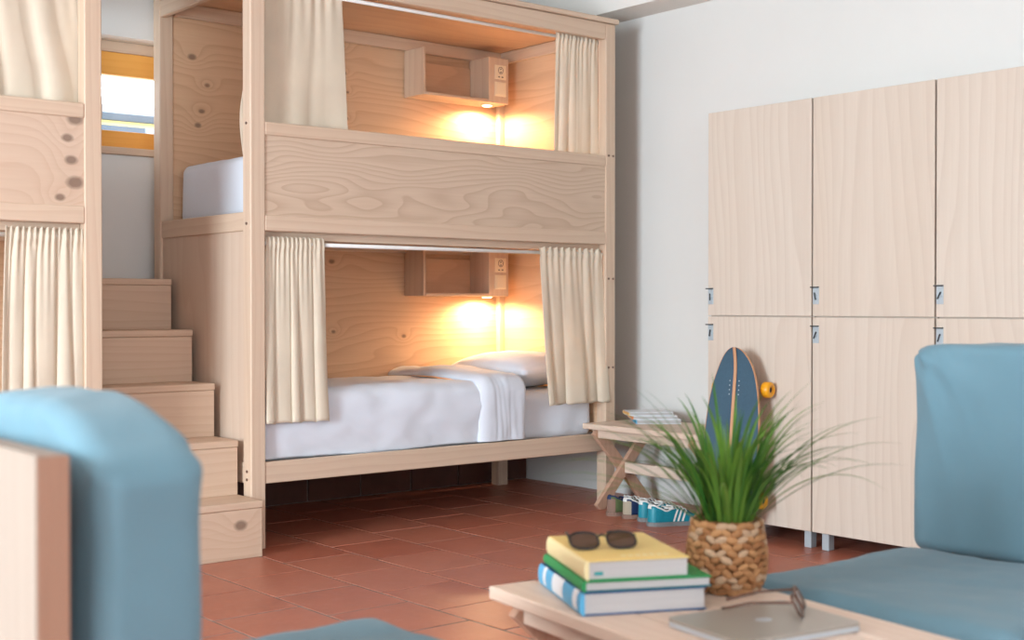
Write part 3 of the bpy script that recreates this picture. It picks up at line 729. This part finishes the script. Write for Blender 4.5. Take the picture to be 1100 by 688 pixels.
# potted grass
def plant():
    c = Vector((-.553, -3.146, TZ)); rnd = random.Random(5)
    t = thing('potted_grass', 'green grass plant in a woven brown basket pot', 'potted plant', c)
    prof = [(.062, 0), (.072, .012), (.081, .04), (.084, .07), (.080, .105), (.074, .135), (.073, .150), (.066, .150), (.066, .125)]
    M['pot'] = plain('shadow brown basket core', (120, 78, 44), .9)
    s = NT('woven water hyacinth'); oi = s.n('ShaderNodeObjectInfo').outputs['Random']; co = s.coord()
    f = s.noise(s.vmath('MULTIPLY', co, (60, 60, 260)), 1.0, 3)
    a = s.mix(oi, srgb(196, 146, 98), srgb(132, 80, 42)); a = s.mix(s.math('MULTIPLY', s.math('GREATER_THAN', oi, .8), .55), a, srgb(228, 202, 168))
    s.l(s.mix(s.math('MULTIPLY', f, .5), a, srgb(112, 70, 38)), s.b.inputs['Base Color']); s.set(.7, .3); M['weave'] = s.m
    core = [(r - .006, z) for r, z in prof[:7]]
    obj('basket_core', MB().lathe(core, n=28), 'pot', t, True)
    # one strand = a fat twisted lozenge
    sm = MB()
    def strand(u, v):
        a = 6.28319 * u; s_ = (v - .5) * 2; rr = (1 - abs(s_) ** 2.5) ** .5
        return (s_ * .0135, math.cos(a) * .0055 * rr, math.sin(a) * .0085 * rr + s_ * .004)
    sme = MB().grid(strand, 8, 6).mesh('strand', 'weave', True)
    sme2 = MB().grid(lambda u, v: (lambda p: (p[0], p[1], -p[2]))(strand(u, v)), 8, 6).mesh('strand', 'weave', True)
    rows = 11
    for i in range(rows):
        z = .008 + i * .0137
        # radius at this height
        for (r0, z0), (r1, z1) in zip(prof, prof[1:7]):
            if z0 <= z <= z1: rad = r0 + (r1 - r0) * (z - z0) / (z1 - z0 + 1e-9)
        n = 22
        for k in range(n):
            a = 6.28319 * (k + (.5 if i % 2 else 0)) / n
            o = obj('strand', sme if (i + k) % 2 else sme2, None, t)
            o.location = (rad * math.cos(a), rad * math.sin(a), z); o.rotation_euler = (0, rnd.gauss(0, .12), a + math.pi / 2)
            q = rnd.uniform(.9, 1.15); o.scale = (q, 1, q)
    obj('soil', MB().lathe([(.064, .128), (.05, .134), (.02, .137)], n=24), plain('dark soil', (52, 38, 28), .95), t)
    s = NT('grass blade'); oi = s.n('ShaderNodeObjectInfo').outputs['Random']; co = s.coord()
    a = s.mix(oi, srgb(44, 104, 36), srgb(120, 160, 58)); f = s.noise(s.vmath('MULTIPLY', co, (1, 1, 1)), 14, 2)
    a = s.mix(s.math('MULTIPLY', f, .5), a, srgb(38, 86, 44)); s.l(a, s.b.inputs['Base Color']); s.set(.42, .45)
    tr = s.n('ShaderNodeBsdfTranslucent'); s.l(a, tr.inputs[0]); mxs = s.n('ShaderNodeMixShader'); mxs.inputs[0].default_value = .22
    s.l(s.b.outputs[0], mxs.inputs[1]); s.l(tr.outputs[0], mxs.inputs[2]); s.l(mxs.outputs[0], s.out.inputs[0]); M['blade'] = s.m
    def blade(az, th0, bend, L, w0, base):
        n = 12; d = Vector((math.cos(az), math.sin(az), 0)); side = Vector((-math.sin(az), math.cos(az), 0))
        p = base.copy(); vs = []
        for i in range(n + 1):
            s_ = i / n; th = th0 + bend * s_ ** 1.6
            tg = d * math.sin(th) + Vector((0, 0, 1)) * math.cos(th); nn = d * -math.cos(th) + Vector((0, 0, 1)) * math.sin(th)
            wv = w0 * (.7 + .6 * s_ if s_ < .35 else .91 * (1 - ((s_ - .35) / .65) ** 1.8)) + .0003
            vs += [p - side * wv + nn * wv * .35, p, p + side * wv + nn * wv * .35]
            p = p + tg * (L / n)
        fs = []
        for i in range(n):
            for k in (0, 1): fs.append((i*3+k, i*3+k+1, (i+1)*3+k+1, (i+1)*3+k))
        return MB().add(vs, fs)
    for az_, th_, bd_, L_ in ((150, .95, .9, .40), (140, .8, 1.2, .40), (160, 1.0, .6, .34), (128, .7, 1.5, .38), (172, .9, 1.2, .36), (-40, .7, 1.1, .40), (-28, .6, 1.0, .41), (-52, .85, .9, .37), (-15, .75, 1.3, .36)):
        obj('leaf', blade(R(az_), th_, bd_, L_, .0042, Vector((math.cos(R(az_)) * .04, math.sin(R(az_)) * .04, .132))), 'blade', t, True)
    for k in range(165):
        az = rnd.uniform(0, 6.28319); q = rnd.random()
        rad = .048 * math.sqrt(rnd.random())
        base = Vector((math.cos(az) * rad, math.sin(az) * rad, .132))
        if q < .42: th0, bend, L = rnd.uniform(.03, .35), rnd.uniform(.1, .7), rnd.uniform(.14, .27)
        elif q < .80: th0, bend, L = rnd.uniform(.15, .6), rnd.uniform(.5, 1.3), rnd.uniform(.24, .37)
        else: th0, bend, L = rnd.uniform(.35, .75), rnd.uniform(.9, 1.7), rnd.uniform(.28, .38)
        o = obj('leaf', blade(az + rnd.gauss(0, .3), th0, bend, L, rnd.uniform(.0034, .0060), base), 'blade', t, True)
plant()

# ------------------------------------------------------------------ magazines on the bench
for i, (sp, lab, th, mk) in enumerate((('bk_blue', 'pale blue magazine at the bottom of the bench pile', .022, 'bk_tealmark'), ('bk_orange', 'orange-spined magazine in the middle of the bench pile', .018, 'bk_cream'), ('bk_yellow', 'yellow-spined magazine on top of the bench pile', .018, 'bk_orange'))):
    book(lab, (2.055 - .012 * i, -.255 + .015 * i, TZ + (0, .0225, .041)[i]), R(-38 + 2 * i) , .235, .165, th, 'bk_white', 'bk_white', sp, 'magazine', .001, 'magazines on the bench', marks=tuple((.015 + .05 * k, .035 + .05 * k, mk) for k in range(3)))

# ------------------------------------------------------------------ skateboard
def skateboard():
    t = thing('skateboard', 'skateboard with blue grip deck and yellow wheels leaning on a locker', 'skateboard')
    Lb, Wb = .862, .285
    def hwid(s): # s 0 tail .. 1 nose
        a = abs(s - .47) / (.53 if s > .47 else .47)
        return Wb / 2 * (max(0, 1 - a ** 2.5)) ** .5 * (1 - .04 * abs(s - .5))
    def deck(z0, z1, shr, x0=None):
        m = MB(); n = 48; vs = []; fs = []
        ss = [.5 - .5 * math.cos(math.pi * i / n) for i in range(n + 1)]
        def curve(s): return .022 * max(0, (s - .86) / .14) ** 2 + .035 * max(0, (.18 - s) / .18) ** 1.6
        for s_ in ss:
            h = max(.001, hwid(s_) - shr) if x0 is None else min(x0, max(.0008, hwid(s_) - shr))
            yv = s_ * Lb; c = curve(s_)
            for f in (-1, -.5, 0, .5, 1): vs.append((h * f, yv, z1 + c - .004 * (1 - f * f)))
            for f in (1, .5, 0, -.5, -1): vs.append((h * f, yv, z0 + c - .004 * (1 - f * f)))
        for i in range(n):
            for k in range(10): fs.append((i*10 + k, i*10 + (k+1) % 10, (i+1)*10 + (k+1) % 10, (i+1)*10 + k))
        fs.append(tuple(range(10))); fs.append(tuple(n*10 + k for k in range(10)))
        return m.add(vs, fs)
    M['deckwood'] = wood('maple deck wood', (206, 160, 124), (170, 120, 88), Y, X, 40, 4, .3, seed=3)
    M['grip'] = plain('speckled blue grip', (68, 92, 108), .9, .2, 0, 300, .25, .3, 900)
    M['wheel'] = plain('amber urethane wheel', (236, 164, 26), .35, .5)
    # local frame: deck in x (width) / y (length), top of deck +z
    obj('deck', deck(-.011, 0, 0), 'deckwood', t, True)
    for s_ in (-1, 1):
        m = deck(.0002, .0012, .004)
        m.v = [(max(x, .0085) if s_ > 0 else min(x, -.0085), y, z) for x, y, z in m.v]
        obj('grip_tape', m, 'grip', t)
    obj('centre_stripe', deck(.0001, .0007, .006, .0085), 'deckwood', t)
    for yc in (.20, .685):
        tk = obj('truck', MB().tube([(-.115, yc, -.068), (.115, yc, -.068)], .009, 10).bar((0, yc, -.011), (0, yc, -.066), (1, 0, 0), .05, .045).bar((0, yc - .035, -.014), (0, yc + .035, -.014), (1, 0, 0), .055, .008), 'chrome', t)
        for s_ in (-1, 1):
            rr = .035; p = [(0.010, -.018), (rr * .8, -.021), (rr, -.014), (rr, .014), (rr * .8, .021), (.016, .021), (.014, .012), (.010, .012)]
            mm = MB().lathe(p, n=24).xf(Matrix.Translation((s_ * .128, yc, -.068)) @ Matrix.Rotation(R(90) * s_, 4, 'Y'))
            wh = obj('wheel', mm, 'wheel', t, True)
            obj('bearing', MB().lathe([(.012, .0), (.012, .0135), (.004, .0135)], n=14).xf(Matrix.Translation((s_ * .128, yc, -.068)) @ Matrix.Rotation(R(90) * s_, 4, 'Y')), 'darkslot', wh)
        for dx in (-.024, .024):
            for dy in (-.03, -.01, .01, .03): obj('screw', MB().lathe([(.0032, .0012), (.0026, .002)], (dx, yc + dy, 0), 8), 'chrome', t)
    # pose: y up, deck top to the room, turned towards the stairs window
    lean = R(6.5); th = R(7)
    nrm = Vector((-math.cos(th), -math.sin(th), 0)); up = Vector((0, 0, 1)); side = up.cross(nrm)
    ey = up * math.cos(lean) - nrm * math.sin(lean); ez = nrm * math.cos(lean) + up * math.sin(lean); ex = ey.cross(ez)
    m = Matrix(((ex.x, ey.x, ez.x, 0), (ex.y, ey.y, ez.y, 0), (ex.z, ey.z, ez.z, 0), (0, 0, 0, 1))); m.translation = (1.655, -1.20, .006)
    t.matrix_world = m
skateboard()

# ------------------------------------------------------------------ shoes
def shoe(label, loc, rz, up, heel, sole, stripe, tab, lace, group, mirror=1, sock='shoe_lining'):
    t = thing('shoe', label, 'shoe', loc, rz, group); L = .285
    def lerp(tab_, s):
        for (a, va), (b_, vb) in zip(tab_, tab_[1:]):
            if a <= s <= b_: k = (s - a) / (b_ - a); k = k * k * (3 - 2 * k); return va + (vb - va) * k
        return tab_[-1][1]
    Wt = [(0, .030), (.15, .034), (.38, .034), (.66, .046), (.85, .043), (1, .036)]
    Ht = [(0, .082), (.06, .082), (.14, .070), (.28, .054), (.42, .062), (.56, .062), (.72, .044), (.88, .032), (1, .022)]
    Gt = [(0, .020), (.1, .026), (.25, .027), (.42, .020), (.56, .010), (.66, .0), (1, 0)]
    Bt = [(0, 0), (.3, .002), (.6, -.006), (1, .004)]
    def half(s):
        w_ = lerp(Wt, s)
        if s < .12: w_ *= math.sqrt(max(0, 1 - (1 - s / .12) ** 2))
        if s > .82: w_ *= math.sqrt(max(0, 1 - ((s - .82) / .18) ** 2.4))
        return w_
    def surf(t_, a, off=0):
        """t_ 0 toe .. .5 heel .. 1 toe; a 0 sole .. 1 rim"""
        s = .5 + .5 * math.cos(6.28319 * t_); sg = 1 if t_ < .5 else -1
        b = lerp(Bt, s) * mirror; an = a * math.pi / 2
        wv = half(s)
        ox, oy = s * L, sg * wv
        g = min(lerp(Gt, s), wv * .85 if s > .1 else 1) * (math.sqrt(max(0, 1 - (1 - s / .1) ** 2)) if s < .1 else 1)
        rx, ry = L * (.025 + .93 * s), sg * g
        k = max(0, math.cos(an)) ** .6
        x, y = rx + (ox - rx) * k, ry + (oy - ry) * k
        n_ = Vector((ox - .5 * L if s < .12 or s > .85 else 0, oy * (3 if .12 < s < .85 else 1.2), .02)).normalized()
        z = .017 + lerp(Ht, s) * max(0, math.sin(an)) ** .9
        return (x + n_.x * off, y + b + n_.y * off, z + n_.z * off)
    o = obj('upper', MB().grid(lambda u, v: surf(u, v), 64, 9), up, t, True); sm = o.modifiers.new('thickness', 'SOLIDIFY'); sm.thickness = .004; sm.offset = -1
    obj('heel_counter', MB().grid(lambda u, v: surf(.40 + .20 * u, .02 + .62 * v, .0022), 18, 6), heel, t, True)
    obj('collar', MB().tube([surf(.28 + .44 * q / 24, 1) for q in range(25)], .0048, 7), tab, t, True)
    obj('heel_tab', MB().grid(lambda u, v: surf(.445 + .11 * u, .58 + .42 * v, .0035), 10, 5), tab, t, True)
    obj('toe_cap', MB().grid(lambda u, v: surf(.11 - .22 * u if .11 - .22 * u >= 0 else 1 + .11 - .22 * u, .02 + .45 * v, .002), 16, 5), heel, t, True)
    ss_ = [.5 - .5 * math.cos(math.pi * i / 20) for i in range(21)]; out = [(s * L, (half(s) + .004) + lerp(Bt, s) * mirror) for s in ss_]
    out = out + [(s * L, -(half(s) + .004) + lerp(Bt, s) * mirror) for s in ss_[::-1]]
    out = [(x + (-.006 if x < .005 else (.005 if x > L - .004 else 0)), y) for x, y in out]
    obj('sole', MB().prism(out, 0, .020), sole, t)
    obj('tongue', MB().grid(lambda u, v: (.30 * L + .32 * L * u - .01, (v - .5) * .05, .088 - .012 * u - .016 * u * u + .006 * (1 - (2 * v - 1) ** 2)), 8, 6), tab, t, True).modifiers.new('thickness', 'SOLIDIFY').thickness = .006
    for k in range(5):
        t_ = .285 - .022 * k; a_, b_ = Vector(surf(t_, .86)), Vector(surf(1 - t_ + .008, .86)); md = (a_ + b_) / 2 + Vector((0, 0, .012))
        obj('lace', MB().tube([a_, a_.lerp(md, .6) + Vector((0, 0, .004)), md, b_.lerp(md, .6) + Vector((0, 0, .004)), b_], .0026, 6), lace, t, True)
    for s_, dy in ((.38, .03), (.36, -.03)):
        p0 = Vector((.40 * L, 0, .088)); loop = [p0 + Vector((-.01 - .012 * math.cos(q * .785), dy * .5 * (1 - math.cos(q * .785)), .008 * math.sin(q * .785))) for q in range(9)]
        obj('lace_bow', MB().tube(loop, .0024, 6), lace, t, True)
    if stripe:
        for k in range(3):
            for sg in (-1, 1):
                t0 = .255 - .024 * k
                obj('stripe', MB().grid(lambda u, v: surf((lambda q: q if sg > 0 else 1 - q)(t0 + .03 * (1 - v) - .011 * u), .04 + .78 * v, .0026), 3, 8), stripe, t, True)
    return t
M['teal'] = plain('teal suede', (28, 128, 146), .75, .2, 0, 30, .12); M['teal_l'] = plain('glossy teal heel', (38, 140, 158), .35, .4); M['shoe_white'] = plain('white shoe leather', (226, 228, 224), .6); M['grey_sole'] = plain('grey rubber sole', (126, 128, 128), .7)
M['olive'] = plain('olive suede', (96, 112, 74), .8, .2, 0, 30, .15); M['navy'] = plain('navy leather', (34, 54, 92), .5); M['gum'] = plain('taupe gum sole', (140, 112, 98), .75); M['sand'] = plain('sand suede', (176, 164, 144), .8, .2)
g1, g2 = 'olive and navy trainers under the bench', 'teal trainers under the bench'
shoe('olive and navy trainer nearest the bunk post', (1.815, -.300, 0), R(-14), 'olive', 'gum', 'gum', None, 'navy', 'shoe_white', g1)
shoe('olive and navy trainer next to the teal pair', (1.822, -.405, 0), R(-17), 'navy', 'sand', 'gum', None, 'shoe_white', 'shoe_white', g1, -1)
shoe('teal trainer in the middle of the shoe row', (1.815, -.520, 0), R(-15), 'teal', 'teal_l', 'grey_sole', 'shoe_white', 'shoe_white', 'shoe_white', g2)
shoe('teal trainer with white stripes nearest the basket pot', (1.755, -.640, 0), R(-23), 'teal', 'teal_l', 'grey_sole', 'shoe_white', 'shoe_white', 'shoe_white', g2, -1)
